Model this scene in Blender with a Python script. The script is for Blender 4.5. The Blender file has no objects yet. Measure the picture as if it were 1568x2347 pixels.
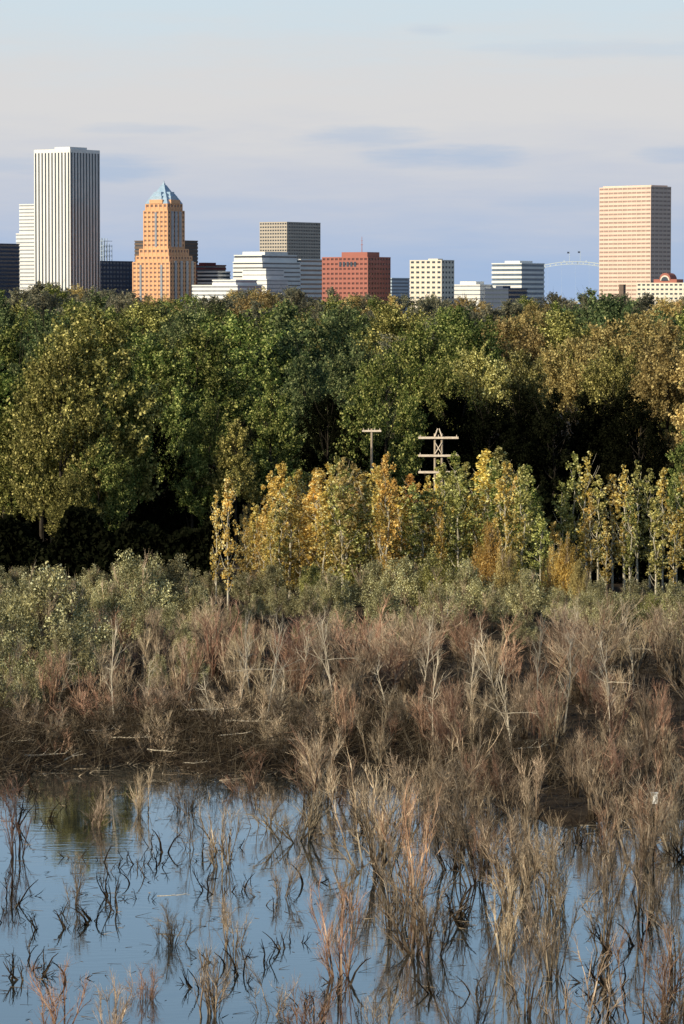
import bpy, math, random
import numpy as np
from mathutils import Vector
rng=np.random.default_rng(7)
sc=bpy.context.scene; col=sc.collection
FO=9100.; CX=784.; HOR=690.; H=30.
def X(b,d): return (b-CX)/FO*d
def Z(e,d): return H+(HOR-e)/FO*d
def D(e): return H*FO/(e-HOR)
# ---------------------------------------------------------------- terrain
def sstep(t): t=np.clip(t,0,1); return t*t*(3-2*t)
def nz(x,y,s=1.0):
    return (np.sin(x*.31*s+1.3)*np.cos(y*.27*s-.4)+.6*np.sin(x*.73*s-y*.41*s)+.4*np.cos(x*1.3*s+y*1.1*s+2.))/2.
def shore(x): return 254-26*sstep((x-2.)/13.)+3.2*np.sin(x*.35+.5)+1.8*np.sin(x*.9)
def hgt(x,y):
    x=np.asarray(x,float); y=np.asarray(y,float)
    m=sstep((y-shore(x)+4)/8.)
    far=1-sstep((y-320)/20.)
    z=-.75+1.25*m+.22*nz(x,y)*(.4+.6*(1-m))*far
    return z+27.5*sstep((62-y)/60.)
# ---------------------------------------------------------------- mesh helpers
def mesh_np(name,V,Fq):
    V=np.asarray(V,np.float32); Fq=np.asarray(Fq,np.int32); k=Fq.shape[1]
    me=bpy.data.meshes.new(name); me.vertices.add(len(V)); me.vertices.foreach_set("co",V.ravel())
    me.loops.add(Fq.size); me.loops.foreach_set("vertex_index",Fq.ravel())
    me.polygons.add(len(Fq)); me.polygons.foreach_set("loop_start",np.arange(0,Fq.size,k,dtype=np.int32))
    me.update(calc_edges=True); me.validate(); me.shade_flat(); return me
def unit(a): return a/np.maximum(np.linalg.norm(a,axis=-1,keepdims=True),1e-9)
def leaves(C,size,asp=.75,r=rng):
    n=len(C); a=unit(r.normal(size=(n,3))); b=unit(np.cross(a,r.normal(size=(n,3))))
    s=np.asarray(size).reshape(-1,1)*.5
    V=np.stack([C+a*s,C+b*s*asp,C-a*s,C-b*s*asp],1).reshape(-1,3)
    return V,np.arange(4*n).reshape(-1,4)
def prisms(P0,P1,R0,R1,k=3):
    P0=np.asarray(P0,float);P1=np.asarray(P1,float);R0=np.asarray(R0,float).reshape(-1,1);R1=np.asarray(R1,float).reshape(-1,1)
    n=len(P0); d=unit(P1-P0); h=np.tile([[.13,.98,.05]],(n,1)); u=unit(np.cross(d,h)); w=np.cross(d,u)
    ring0=[];ring1=[]
    for i in range(k):
        c,s=math.cos(2*math.pi*i/k),math.sin(2*math.pi*i/k)
        ring0.append(P0+(u*c+w*s)*R0); ring1.append(P1+(u*c+w*s)*R1)
    V=np.stack(ring0+ring1,1).reshape(-1,3)
    base=(np.arange(n)*2*k)[:,None]
    Fs=[base+np.array([[i,(i+1)%k,k+(i+1)%k,k+i]]) for i in range(k)]
    return V,np.concatenate(Fs,0)
class Box:
    def __init__(s): s.V=[]; s.F=[]
    def add(s,x0,x1,y0,y1,z0,z1):
        b=len(s.V); s.V+=[(x0,y0,z0),(x1,y0,z0),(x1,y1,z0),(x0,y1,z0),(x0,y0,z1),(x1,y0,z1),(x1,y1,z1),(x0,y1,z1)]
        s.F+=[(b,b+3,b+2,b+1),(b+4,b+5,b+6,b+7),(b,b+1,b+5,b+4),(b+1,b+2,b+6,b+5),(b+2,b+3,b+7,b+6),(b+3,b,b+4,b+7)]
    def hull(s,q0,z0,q1,z1):
        b=len(s.V); s.V+=[(p[0],p[1],z0) for p in q0]+[(p[0],p[1],z1) for p in q1]
        s.F+=[(b,b+3,b+2,b+1),(b+4,b+5,b+6,b+7)]+[(b+i,b+(i+1)%4,b+4+(i+1)%4,b+4+i) for i in range(4)]
    def mesh(s,name): return mesh_np(name,s.V,s.F)
def obj(name,me,mat=None,parent=None,loc=(0,0,0),rz=0,sc_=1.,**k):
    o=bpy.data.objects.new(name,me); col.objects.link(o); o.location=loc; o.rotation_euler=(0,0,rz)
    o.scale=(sc_,)*3 if not isinstance(sc_,tuple) else sc_
    if parent: o.parent=parent
    if mat is not None and me is not None:
        if len(me.materials)==0: me.materials.append(mat)
        if me.materials[0]!=mat:
            o.material_slots[0].link='OBJECT'; o.material_slots[0].material=mat
    for a,b in k.items(): o[a]=b
    return o
# ---------------------------------------------------------------- materials
def newmat(n):
    m=bpy.data.materials.new(n); m.use_nodes=True; nt=m.node_tree; nt.nodes.clear(); return m,nt
def ramp(nt,cols):
    r=nt.nodes.new('ShaderNodeValToRGB'); e=r.color_ramp.elements
    while len(e)<len(cols): e.new(.5)
    for i,(p,c) in enumerate(cols): e[i].position=p; e[i].color=(*c,1)
    return r
def mat_surf(n,c1,c2,scale=1.,rough=.8,spec=.3,metal=0.,bump=0.,coord='Object',stretch=(1,1,1)):
    m,nt=newmat(n); N=nt.nodes.new; L=nt.links.new
    o=N('ShaderNodeOutputMaterial'); p=N('ShaderNodeBsdfPrincipled'); L(p.outputs[0],o.inputs[0])
    tc=N('ShaderNodeTexCoord'); mp=N('ShaderNodeMapping'); mp.inputs['Scale'].default_value=stretch
    L(tc.outputs[coord],mp.inputs[0]); nn=N('ShaderNodeTexNoise'); nn.inputs['Scale'].default_value=scale; nn.inputs['Detail'].default_value=6
    L(mp.outputs[0],nn.inputs[0]); r=ramp(nt,[(.32,c1),(.68,c2)]); L(nn.outputs[0],r.inputs[0]); L(r.outputs[0],p.inputs['Base Color'])
    p.inputs['Roughness'].default_value=rough; p.inputs['Specular IOR Level'].default_value=spec; p.inputs['Metallic'].default_value=metal
    if bump:
        b=N('ShaderNodeBump'); b.inputs['Strength'].default_value=bump; L(nn.outputs[0],b.inputs['Height']); L(b.outputs[0],p.inputs['Normal'])
    return m
def mat_leaf(n,cols,vary=.3,trans=.3,clump=.35,k=1.,wet=None,hue=(.483,.515)):
    cols=[tuple(min(.8,v*k) for v in c) for c in cols]
    m,nt=newmat(n); N=nt.nodes.new; L=nt.links.new
    o=N('ShaderNodeOutputMaterial'); g=N('ShaderNodeNewGeometry'); k=len(cols)
    r=ramp(nt,[(i/(k-1.)*.97,c) for i,c in enumerate(cols)]); L(g.outputs['Random Per Island'],r.inputs[0])  # palest leaf colour paints sun glints onto random leaves
    oi=N('ShaderNodeObjectInfo'); mr=N('ShaderNodeMapRange'); mr.inputs[3].default_value=1-vary; mr.inputs[4].default_value=1+vary
    L(oi.outputs['Random'],mr.inputs[0])
    tc=N('ShaderNodeTexCoord'); nn=N('ShaderNodeTexNoise'); nn.inputs['Scale'].default_value=clump; nn.inputs['Detail'].default_value=3
    L(tc.outputs['Object'],nn.inputs[0]); m2=N('ShaderNodeMapRange'); m2.inputs[1].default_value=.3; m2.inputs[2].default_value=.7
    m2.inputs[3].default_value=.5; m2.inputs[4].default_value=1.45; L(nn.outputs[0],m2.inputs[0])
    mu=N('ShaderNodeMath'); mu.operation='MULTIPLY'; L(mr.outputs[0],mu.inputs[0]); L(m2.outputs[0],mu.inputs[1]); val=mu.outputs[0]
    if wet:  # bark darkens towards the wet base of the stems
        sx=N('ShaderNodeSeparateXYZ'); L(tc.outputs['Object'],sx.inputs[0]); m6=N('ShaderNodeMapRange'); m6.inputs[1].default_value=.2; m6.inputs[2].default_value=wet
        m6.inputs[3].default_value=.17; m6.inputs[4].default_value=1.; L(sx.outputs[2],m6.inputs[0])
        m7=N('ShaderNodeMath'); m7.operation='MULTIPLY'; L(val,m7.inputs[0]); L(m6.outputs[0],m7.inputs[1]); val=m7.outputs[0]
    hs=N('ShaderNodeHueSaturation'); L(val,hs.inputs['Value']); L(r.outputs[0],hs.inputs['Color'])
    m3=N('ShaderNodeMapRange'); m3.inputs[3].default_value=hue[0]; m3.inputs[4].default_value=hue[1]
    m4=N('ShaderNodeMath'); m4.operation='FRACT'; m5=N('ShaderNodeMath'); m5.operation='MULTIPLY'; m5.inputs[1].default_value=7.3
    L(oi.outputs['Random'],m5.inputs[0]); L(m5.outputs[0],m4.inputs[0]); L(m4.outputs[0],m3.inputs[0]); L(m3.outputs[0],hs.inputs['Hue'])
    d=N('ShaderNodeBsdfDiffuse'); L(hs.outputs[0],d.inputs[0])
    if trans>0:
        t=N('ShaderNodeBsdfTranslucent'); mx=N('ShaderNodeMixShader'); mx.inputs[0].default_value=trans
        L(hs.outputs[0],t.inputs[0]); L(d.outputs[0],mx.inputs[1]); L(t.outputs[0],mx.inputs[2]); L(mx.outputs[0],o.inputs[0])
    else: L(d.outputs[0],o.inputs[0])
    return m
def mat_twig(n,cols,vary=.3,wet=2.3): return mat_leaf(n,cols,vary,0.0,.5,wet=wet,hue=(.491,.504))
LG =mat_leaf('leaf_green',[(.026,.042,.012),(.07,.097,.027),(.14,.165,.048),(.42,.42,.15)],k=1.55,hue=(.484,.515))
LDG=mat_leaf('leaf_dark_green',[(.018,.03,.015),(.042,.062,.027),(.08,.105,.045),(.2,.22,.1)],k=1.6,hue=(.484,.515))
LOL=mat_leaf('leaf_olive',[(.04,.042,.014),(.11,.112,.034),(.19,.18,.056),(.54,.49,.19)],k=1.3)
LTN=mat_leaf('leaf_tan',[(.12,.09,.035),(.26,.2,.08),(.36,.285,.12),(.57,.48,.22)],k=1.35,hue=(.488,.506))
LYE=mat_leaf('leaf_yellow',[(.22,.15,.035),(.5,.37,.09),(.68,.52,.16),(.88,.78,.4)],k=1.1,hue=(.487,.509))
LOR=mat_leaf('leaf_orange',[(.22,.13,.035),(.46,.29,.075),(.58,.39,.11),(.76,.6,.26)],k=1.05)
LYG=mat_leaf('leaf_yellow_green',[(.07,.085,.022),(.21,.205,.06),(.37,.35,.12),(.8,.72,.3)],k=1.2)
LGG=mat_leaf('leaf_grey_green',[(.07,.07,.033),(.18,.17,.082),(.32,.295,.145),(.62,.58,.36)],k=1.4,hue=(.487,.503))
LUN=mat_leaf('leaf_painted_shade',[(.004,.006,.003),(.008,.010,.005),(.011,.013,.0065),(.018,.02,.01)])  # shade painted into a near-black leaf colour, dark even in sun
LFA=mat_leaf('leaf_painted_haze',[(.06,.068,.058),(.12,.13,.095),(.19,.185,.12),(.3,.27,.17)],k=1.2)  # dull bluish leaf colour paints in the haze of distance
TW1=mat_twig('twig_brown',[(.1,.073,.052),(.23,.172,.12),(.35,.275,.195),(.56,.46,.34)])
TW2=mat_twig('twig_red',[(.16,.087,.06),(.32,.185,.125),(.42,.275,.19),(.58,.43,.31)])
TW3=mat_twig('twig_tan',[(.17,.12,.078),(.34,.26,.175),(.46,.37,.255),(.64,.55,.41)])
TB=mat_twig('brush_brown',[(.08,.058,.04),(.2,.15,.105),(.34,.265,.185),(.7,.6,.46)],wet=.01)
DST=mat_twig('stem_dark',[(.03,.022,.018),(.06,.045,.035),(.12,.09,.06),(.3,.24,.17)],wet=.01)
BARK=mat_surf('bark',(.02,.017,.012),(.06,.05,.04),3,.9,.1,bump=.3,stretch=(1,1,.3))
PBARK=mat_surf('pale_bark',(.34,.31,.23),(.62,.57,.46),4,.85,.1,stretch=(1,1,.5))
SBARK=mat_surf('sapling_bark',(.3,.26,.2),(.56,.5,.4),4,.85,.1,stretch=(1,1,.5))
DRIFT=mat_surf('driftwood',(.34,.3,.23),(.68,.6,.48),3,.9,.1,stretch=(1,1,.3))
# ---------------------------------------------------------------- vegetation meshes
def trunk_mesh(name,r,Ht,r0,limbs,rx,lb):
    P0=[];P1=[];R0=[];R1=[]
    pts=[np.array([0,0,-.4])]; n=8
    for i in range(n): pts.append(np.array([r.normal(0,.12)*i*.3,r.normal(0,.12)*i*.3,Ht*.93*(i+1)/n]))
    for i in range(n):
        P0.append(pts[i]);P1.append(pts[i+1]);R0.append(r0*(1-i/n*.9));R1.append(r0*(1-(i+1)/n*.9))
    for _ in range(limbs):
        z=r.uniform(lb,Ht*.85); i=min(n-1,int(z/(Ht*.93)*n)); p=pts[i]+(pts[i+1]-pts[i])*r.random()
        a=r.uniform(0,6.283); Lh=r.uniform(.5,.95)*rx; q=p+np.array([math.cos(a)*Lh*.5,math.sin(a)*Lh*.5,Lh*.5]); w=q+np.array([math.cos(a)*Lh*.4,math.sin(a)*Lh*.4,Lh*.9])
        rr=r0*(1-z/Ht)*.5+.01
        P0+=[p,q];P1+=[q,w];R0+=[rr,rr*.65];R1+=[rr*.65,rr*.2]
    V,Fq=prisms(P0,P1,R0,R1,6); return mesh_np(name,V,Fq)
def big_crown(name,seed,Ht=28,base=4.,rx=5.5,nleaf=24000,ls=.34,conic=.0):
    r=np.random.default_rng(seed); cl=[]
    nl=int(11+rx*1.3); lobes=[]
    for i in range(nl):
        a=i*2.4+r.uniform(-.6,.6); t=(i+.5)/nl; z=base+(Ht-base)*(.06+.82*t)+r.normal(0,.6)
        env=rx*((math.sin(math.pi*min(1,t*.66+.26))**.75)*(1-conic*t))*r.uniform(.75,1.15)
        q=env*r.uniform(.55,1.0) if i<nl-2 else env*.2
        lobes.append((math.cos(a)*q,math.sin(a)*q,z,env*r.uniform(.26,.5)+.5))
    for (x,y,z,R) in lobes:
        k=int(9+R*R*6)
        for _ in range(k):
            d=unit(r.normal(size=3)); d[2]=d[2]*.8+.15; q=r.random()**.3
            c=np.array([x,y,z])+d*R*q*np.array([1,1,1.3]); s=r.uniform(.3,.75)
            o=unit(np.array([x*.25+d[0],y*.25+d[1],1.2]))
            for j in range(3): cl.append((c[0]+o[0]*j*s,c[1]+o[1]*j*s,c[2]+o[2]*j*s,s*(1-.27*j)))
    cl=np.array(cl); cl=cl[cl[:,2]<Ht]; w=cl[:,3]**2; idx=r.choice(len(cl),nleaf,p=w/w.sum())
    d=unit(r.normal(size=(nleaf,3))); rad=(r.random(nleaf)**.5)[:,None]*cl[idx,3:4]
    C=cl[idx,:3]+d*rad
    C[:,2]=np.maximum(C[:,2],max(1.,base-2))
    V,Fq=leaves(C,r.uniform(.5,1.3,nleaf)*ls,.8,r); return mesh_np(name,V,Fq)
def poplar_crown(name,seed,Ht,rx,nleaf,ls=.2,base=1.0,keep=.75):
    r=np.random.default_rng(seed); cl=[]; z=base
    while z<Ht:
        t=(z-base)/(Ht-base); e=rx*(math.sin(math.pi*min(1,t*.76+.2))**.8)*r.uniform(.5,1.3)
        for _ in range(5):
            a=r.uniform(0,6.283); q=e*math.sqrt(r.random())
            cl.append((math.cos(a)*q,math.sin(a)*q,z+r.normal(0,.35),r.uniform(.15,.55)*(1.1-.5*t)))
        z+=.4
    cl=np.array(cl); cl=cl[r.random(len(cl))<keep]; idx=r.choice(len(cl),nleaf); d=unit(r.normal(size=(nleaf,3)))
    C=cl[idx,:3]+d*cl[idx,3:4]*(r.random((nleaf,1))**.5)*np.array([1,1,1.3])
    V,Fq=leaves(C,r.uniform(.45,1.4,nleaf)*ls,.85,r); return mesh_np(name,V,Fq)
def dome_crown(name,seed,Ht,rx,nleaf,ls=.15):
    r=np.random.default_rng(seed); cl=[]
    for _ in range(100):
        a=r.uniform(0,6.283); th=r.random()**.7*1.5; q=r.uniform(.5,1.)
        x,y,z=math.cos(a)*math.sin(th)*rx*q,math.sin(a)*math.sin(th)*rx*q,.22*Ht+.75*Ht*math.cos(th)*q*r.uniform(.8,1.1); R=r.uniform(.25,.7)
        for j in range(2): cl.append((x*(1+.1*j),y*(1+.1*j),z+j*R*.8,R*(1-.35*j)))
    cl=np.array(cl); idx=r.choice(len(cl),nleaf,p=cl[:,3]**2/(cl[:,3]**2).sum()); d=unit(r.normal(size=(nleaf,3)))
    C=cl[idx,:3]+d*cl[idx,3:4]*(r.random((nleaf,1))**.5); C[:,2]=np.maximum(C[:,2],.1)
    V,Fq=leaves(C,r.uniform(.5,1.3,nleaf)*ls,.55,r); return mesh_np(name,V,Fq)
def bare(name,seed,Ht,spread,ns,nb,ntw,thick=1.,upc=.06,tw=1.,jit=.10,ba=.34,lo=2,root=.3):
    r=np.random.default_rng(seed); P0=[];P1=[];R0=[];R1=[]
    def line(p,d,L,n,r0,r1,up,jt):
        pts=[p]; ds=[]
        for i in range(n):
            d=d+np.array([r.normal(0,jt),r.normal(0,jt),r.normal(0,jt*.6)+up]); d=d/np.linalg.norm(d)
            q=pts[-1]+d*L/n; a=r0+(r1-r0)*i/n; b=r0+(r1-r0)*(i+1)/n
            P0.append(pts[-1]);P1.append(q);R0.append(a);R1.append(b); pts.append(q); ds.append(d)
        return pts,ds
    for s in range(ns):
        a=r.uniform(0,6.283); ti=spread*(.15+r.random()); d=np.array([math.cos(a)*math.sin(ti),math.sin(a)*math.sin(ti),math.cos(ti)])
        L=Ht*r.uniform(.5,.98)
        pts,ds=line(np.array([math.cos(a)*root*r.random(),math.sin(a)*root*r.random(),-.5]),d,L,7,.06*thick*r.uniform(.6,1.5),.011*thick,upc,jit)
        for b in range(nb):
            i=min(6,int(lo+(7-lo)*r.random()**.9)); f=r.random(); p=pts[i]+(pts[i+1]-pts[i])*f
            d2=ds[i]+r.normal(0,ba,3)+np.array([0,0,.05]); d2/=np.linalg.norm(d2)
            q,e=line(p,d2,Ht*r.uniform(.16,.38)*(1.15-.1*i),4,.018*thick,.006*thick,upc,.16)
            for t in range(ntw):
                j=r.integers(1,4); pp=q[j]+(q[j+1]-q[j])*r.random(); d3=e[j]+r.normal(0,ba*1.15,3)+np.array([0,0,.15]); d3/=np.linalg.norm(d3)
                line(pp,d3,r.uniform(.3,.9)*Ht*.16*tw,2,.0050*thick,.0025*thick,.04,.14)
    V,Fq=prisms(P0,P1,R0,R1,3); return mesh_np(name,V,Fq)
BC=[big_crown('cottonwood_crown',100+i,28,[8,9,7.5,9,8,7][i],[5.7,4.9,6.4,5.0,5.8,6.6][i],[25000,22000,29000,23000,26000,30000][i],.34,[0,.3,0,.35,.1,0][i]) for i in range(6)]
BH=[big_crown('cottonwood_crown',150+i,28,[15,16,14][i],[5.5,6.5,6][i],[18000,21000,19000][i]) for i in range(3)]
BT=[trunk_mesh('cottonwood_trunk',np.random.default_rng(i),28,.42,18,4.5,9) for i in range(3)]
PC=[poplar_crown('poplar_crown',200+i,12,[1.2,1.5,1.0,1.4,1.7,1.2][i],[3000,4000,2300,3500,4600,3000][i]) for i in range(6)]
PS=[poplar_crown('poplar_crown',230+i,12,[.95,1.15,.8][i],[1500,1900,1300][i],.22,3.2,.55) for i in range(3)]
PT=[trunk_mesh('poplar_trunk',np.random.default_rng(40+i),12,.12,16,1.2,2.) for i in range(3)]
WC=[dome_crown('willow_crown',300+i,5,[2.6,3.1,2.3,2.8][i],12500) for i in range(4)]
BS=[bare('bare_stems',400+i,4.6,[.24,.45,.34,.55,.3,.48,.22,.55][i],[6,8,6,8,7,6,8,5][i],9,9,1.15,[.05,.06,.05,.04,.05,.06,.04,.04][i],1.05,[.11,.14,.12,.15,.11,.14,.1,.16][i],[.36,.42,.38,.46,.33,.42,.3,.48][i]) for i in range(8)]
TS=[bare('thicket_stems',500+i,5.2,[.2,.32,.16,.28,.24][i],[8,10,7,11,9][i],11,9,1.4,.05,1.1,.12,[.3,.37,.27,.35,.32][i]) for i in range(5)]
SK=[bare('snag_stems',600+i,2.4,[.7,.9,.5,1.1][i],[3,4,2,4][i],3,2,1.3,.0,1.,.2,.5,1,0.) for i in range(4)]
SP=[bare('sapling_stems',700+i,7,.1,[1,1,1][i],13,6,1.5,.03,1.,.07,.4,2,0.) for i in range(3)]
def U(a,b): return float(rng.uniform(a,b))
# ---------------------------------------------------------------- placing
def cottonwood(x,y,ht,w,mat,label,grp='riverside cottonwood trees',high=False,v=None):
    e=obj('cottonwood_tree',None,loc=(x,y,float(hgt(x,y))),rz=U(0,6.28),label=label,category='tree',group=grp)
    e.scale=(ht/28*w,ht/28*w,ht/28)
    obj('trunk',BT[int(rng.integers(3))],BARK,e); obj('crown',BH[int(rng.integers(3))] if high else BC[int(rng.integers(6)) if v is None else v],mat,e)
LB={LG:'tall green leafy cottonwood in the dense wood',LDG:'tall dark green cottonwood in the dense wood',LOL:'tall olive green cottonwood catching low sun',
    LTN:'tall cottonwood with tan autumn foliage',LOR:'tree with orange autumn leaves beside thicket',LYG:'yellow-green leafy tree at edge of wood',LFA:'distant tree with haze painted into its leaf colour',LUN:'tree with shade painted into its near-black leaves'}
front=[(210,412,29.8,.95,LOL,0),(95,430,25.5,.85,LG,0),(140,406,26.,.75,LOL,0),(225,404,16.,.9,LG,0),(25,432,19,.9,LOL,0),(40,470,27.5,.95,LG,0),(-60,440,26,1.,LG,0),
(290,412,24,.65,LG,0),(120,440,28,.8,LDG,0),(170,400,13,.9,LOL,0),
(450,500,27,1.05,LG,0),(545,520,29.0,1.15,LG,0),(650,530,29.4,1.1,LDG,0),(765,540,29.6,1.,LDG,0),(620,450,21.5,.9,LG,0),(540,445,16.5,.95,LOL,0),(440,446,13.5,1.1,LG,0),(410,468,20.,.9,LG,0),(480,450,19,.8,LG,0),
(700,480,24,.8,LDG,0),(885,465,24.5,.8,LG,0),(820,500,25.,.8,LDG,0),(960,525,27.0,.9,LG,1),(1045,545,28.6,1.,LG,1),(1150,562,27.2,.9,LTN,1),(1220,568,28,.8,LTN,1),
(1295,565,28.0,1.,LOL,1),(1385,580,31,1.05,LDG,1),(1455,560,27.6,1.,LTN,1),(1530,485,27.0,.95,LTN,0),(1610,478,27,1.,LTN,0),(1095,510,24.,.8,LYG,1),(1190,515,23.6,.8,LYG,1),(1400,520,24,.8,LOL,1),
(1020,505,22,.7,LG,1),(1575,445,15.5,.8,LG,0),(1320,530,24.5,.9,LTN,1),(-140,470,28,1.1,LG,0),(1690,500,28,1.1,LG,0),
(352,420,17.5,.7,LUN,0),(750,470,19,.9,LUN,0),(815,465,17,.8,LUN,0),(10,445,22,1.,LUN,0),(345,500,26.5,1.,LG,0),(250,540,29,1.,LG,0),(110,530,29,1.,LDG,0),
(975,470,17.5,1.,LUN,0),(1050,474,19.5,1.,LUN,0),(1120,470,18.5,1.,LUN,0),(1195,476,19.5,1.1,LUN,0),(1270,470,19,1.,LUN,0),(1340,474,18.5,1.1,LUN,0),(1410,476,19.5,1.1,LUN,0),(1465,468,18.,1.,LUN,0)]  # near-black trees added to paint the dark gaps between crowns
for b,d,h,w,m,hi in front: cottonwood(X(b,d),d,h,w,m,LB[m],high=bool(hi))
prof_x=[-200,0,100,200,300,400,500,600,650,750,850,950,1050,1150,1250,1350,1450,1568,1800]
prof_y=[652,651,642,648,662,670,660,660,652,664,661,672,680,680,672,663,674,664,666]
for i in range(52):
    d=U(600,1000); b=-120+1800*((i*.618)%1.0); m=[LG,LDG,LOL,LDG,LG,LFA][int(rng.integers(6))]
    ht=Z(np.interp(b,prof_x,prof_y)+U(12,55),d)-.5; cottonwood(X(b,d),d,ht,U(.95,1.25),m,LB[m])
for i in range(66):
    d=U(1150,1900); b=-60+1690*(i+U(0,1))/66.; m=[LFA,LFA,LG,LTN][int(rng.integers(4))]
    ht=Z(np.interp(b,prof_x,prof_y)+U(-8,14),d)-.5; cottonwood(X(b,d),d,ht,U(1.1,1.5),m,'distant tree with haze painted into its leaf colour','distant trees below the skyline')
for (x,y,h) in [(-58,400,15),(-68,415,20),(-80,440,24),(-74,400,16),(-64,430,23)]:
    cottonwood(x,y,h,1.2,LG,'tall green leafy cottonwood in the dense wood')
def undergrowth(label,x0,x1,y0,y1,zt,n):  # leaf mass whose near-black colour paints the shade under the canopy
    r=np.random.default_rng(int(n)); xx=r.uniform(x0,x1,n); yy=r.uniform(y0,y1,n)
    top=zt*(.8+.2*nz(xx*1.6,yy*.3))*(.88+.12*np.sin(xx*.9)); zz=.5+top*r.random(n)**.7
    V,Fq=leaves(np.stack([xx,yy,zz],1),r.uniform(.3,.8,n),.8,r)
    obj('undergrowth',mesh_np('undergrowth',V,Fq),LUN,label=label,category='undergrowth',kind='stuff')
undergrowth('dense undergrowth with painted-in shade beneath the cottonwoods',-62,62,456,464,9,52000)
undergrowth('leafy understorey with painted-in shade deep within the wood',-70,70,490,500,18,60000)
undergrowth('scrub with painted-in shade beneath the big cottonwoods',-44,-13,394,400,10.,40000)
undergrowth('low scrub with painted-in shade behind the young poplars',18,50,414,420,6,24000)
def poplar(x,y,ht,w,m,label,v=None,sparse=False):
    e=obj('poplar_tree',None,loc=(x,y,float(hgt(x,y))),rz=U(0,6.28),label=label,category='tree',group='young poplars in autumn colour')
    e.scale=(ht/12*w,ht/12*w,ht/12)
    obj('trunk',PT[int(rng.integers(3))],PBARK,e); obj('crown',PS[int(rng.integers(3))] if sparse else PC[int(rng.integers(6)) if v is None else v],m,e)
PL={LYE:'slender young poplar with yellow autumn leaves',LOR:'slender young poplar with orange autumn leaves',LYG:'slender young poplar turning yellow green',LG:'slender green young poplar beside yellow ones',LTN:'slender young poplar with tan autumn leaves'}
poplar(X(522,372),372,13.0,.95,LYE,'lone slender poplar with pale trunk and yellow leaves',sparse=True)
poplar(X(495,384),384,11.0,.8,LYE,'slender young poplar with yellow autumn leaves',sparse=True)
for i in range(104):
    b=560+690*((i*.618034)%1.); d=U(384,428); top=np.interp(b,[565,620,700,780,900,1000,1100,1160,1250],[1140,1085,1080,1045,1060,1070,1045,1035,1110])+U(-10,100)
    q=U(0,1)
    if b<1040: m=LYE if q<.48 else (LOR if q<.62 else (LTN if q<.78 else LYG))
    else: m=LYG if q<.55 else (LG if q<.8 else LYE)
    poplar(X(b,d),d,Z(top,d)-.5,U(.9,1.55),m,PL[m],sparse=U(0,1)<.2)
for b,top,d in [(1290,1110,400),(1318,1050,402),(1345,1040,398),(1372,1090,410),(1405,1085,405),(1432,1070,400),(1462,1060,404),(1490,1075,408),(1520,1070,402),(1552,1085,406),(1390,1190,388),(1240,1180,385),(1575,1060,400),(1600,1050,405),(1270,1200,392),(1355,1130,394),(1445,1120,392),(1505,1140,390),(1545,1180,388)]:
    m=LYE if U(0,1)<.35 else LYG; poplar(X(b,d),d,Z(top,d)-.5,U(.9,1.25),m,PL[m],sparse=U(0,1)<.75)
def willow(b,d,top,w,m,label,name='willow_shrub'):
    x=X(b,d); h=Z(top,d)-.4; e=obj(name,None,loc=(x,d,float(hgt(x,d))),rz=U(0,6.28),label=label,category='shrub',group='leafy willow shrubs')
    e.scale=(h/5*w,h/5*w,h/5); obj('stems',TS[int(rng.integers(5))],TW3,e,sc_=.98); obj('crown',WC[int(rng.integers(4))],m,e)
wl=[(105,305,1305,.85,LGG),(20,310,1365,.85,LGG),(-50,300,1370,.9,LGG),(190,318,1395,.8,LGG),(315,352,1270,.8,LGG),(390,356,1280,.8,LGG),(255,350,1325,.75,LGG),(445,352,1340,.8,LGG),
   (700,362,1345,.8,LGG),(760,366,1310,.85,LGG),(850,368,1285,.85,LGG),(930,366,1270,.85,LGG),(1000,366,1265,.85,LYG),(1070,364,1290,.85,LGG),(640,362,1345,.8,LGG),(590,364,1365,.8,LGG),
   (1215,360,1305,.75,LGG),(1500,335,1390,.8,LGG),(1575,325,1350,.85,LGG),(1440,350,1360,.8,LGG),(100,288,1490,.75,LGG),(10,288,1450,.8,LGG),(880,352,1340,.85,LGG),(1010,350,1340,.85,LGG),(1130,354,1350,.8,LGG),(380,338,1390,.85,LGG),(1350,352,1360,.8,LGG),
   (240,305,1450,.7,LGG),(320,330,1370,.8,LGG),(155,296,1430,.75,LGG),(540,350,1385,.8,LGG),(480,350,1385,.8,LGG),(60,340,1325,.9,LGG),(0,345,1325,.9,LGG),(150,345,1325,.9,LGG),(1160,362,1345,.8,LGG),(1290,358,1350,.8,LGG),(1400,348,1365,.8,LGG),(-20,275,1510,.75,LGG),(60,280,1530,.65,LGG),
   (210,380,1300,1.,LGG),(280,382,1290,1.,LGG),(350,380,1295,1.,LGG),(430,380,1305,1.,LGG),(480,388,1315,1.,LGG),(120,380,1300,1.,LGG),(40,382,1300,1.,LGG),(-20,380,1295,1.,LGG),(560,380,1310,.9,LGG),(620,380,1290,.8,LGG),(720,380,1290,.8,LYG),
   (940,335,1395,.85,LGG),(790,340,1385,.85,LGG),(860,330,1415,.85,LGG),(1060,335,1400,.8,LGG),(700,335,1420,.8,LGG),(420,322,1430,.8,LGG),(560,330,1430,.8,LGG),(1200,335,1410,.8,LGG),(20,300,1420,.8,LGG),(200,300,1480,.6,LGG),
   (1370,365,1330,.8,LGG),(1460,366,1330,.8,LGG),(1540,362,1330,.8,LGG),(1500,350,1360,.8,LYG),(440,300,1480,.6,LGG),(360,295,1500,.55,LGG)]
for b,d,top,w,m in wl:
    willow(b,d,top,w,m,'rounded grey-green willow shrub in the marsh' if m==LGG else 'rounded yellow-green willow shrub in the marsh')
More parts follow.
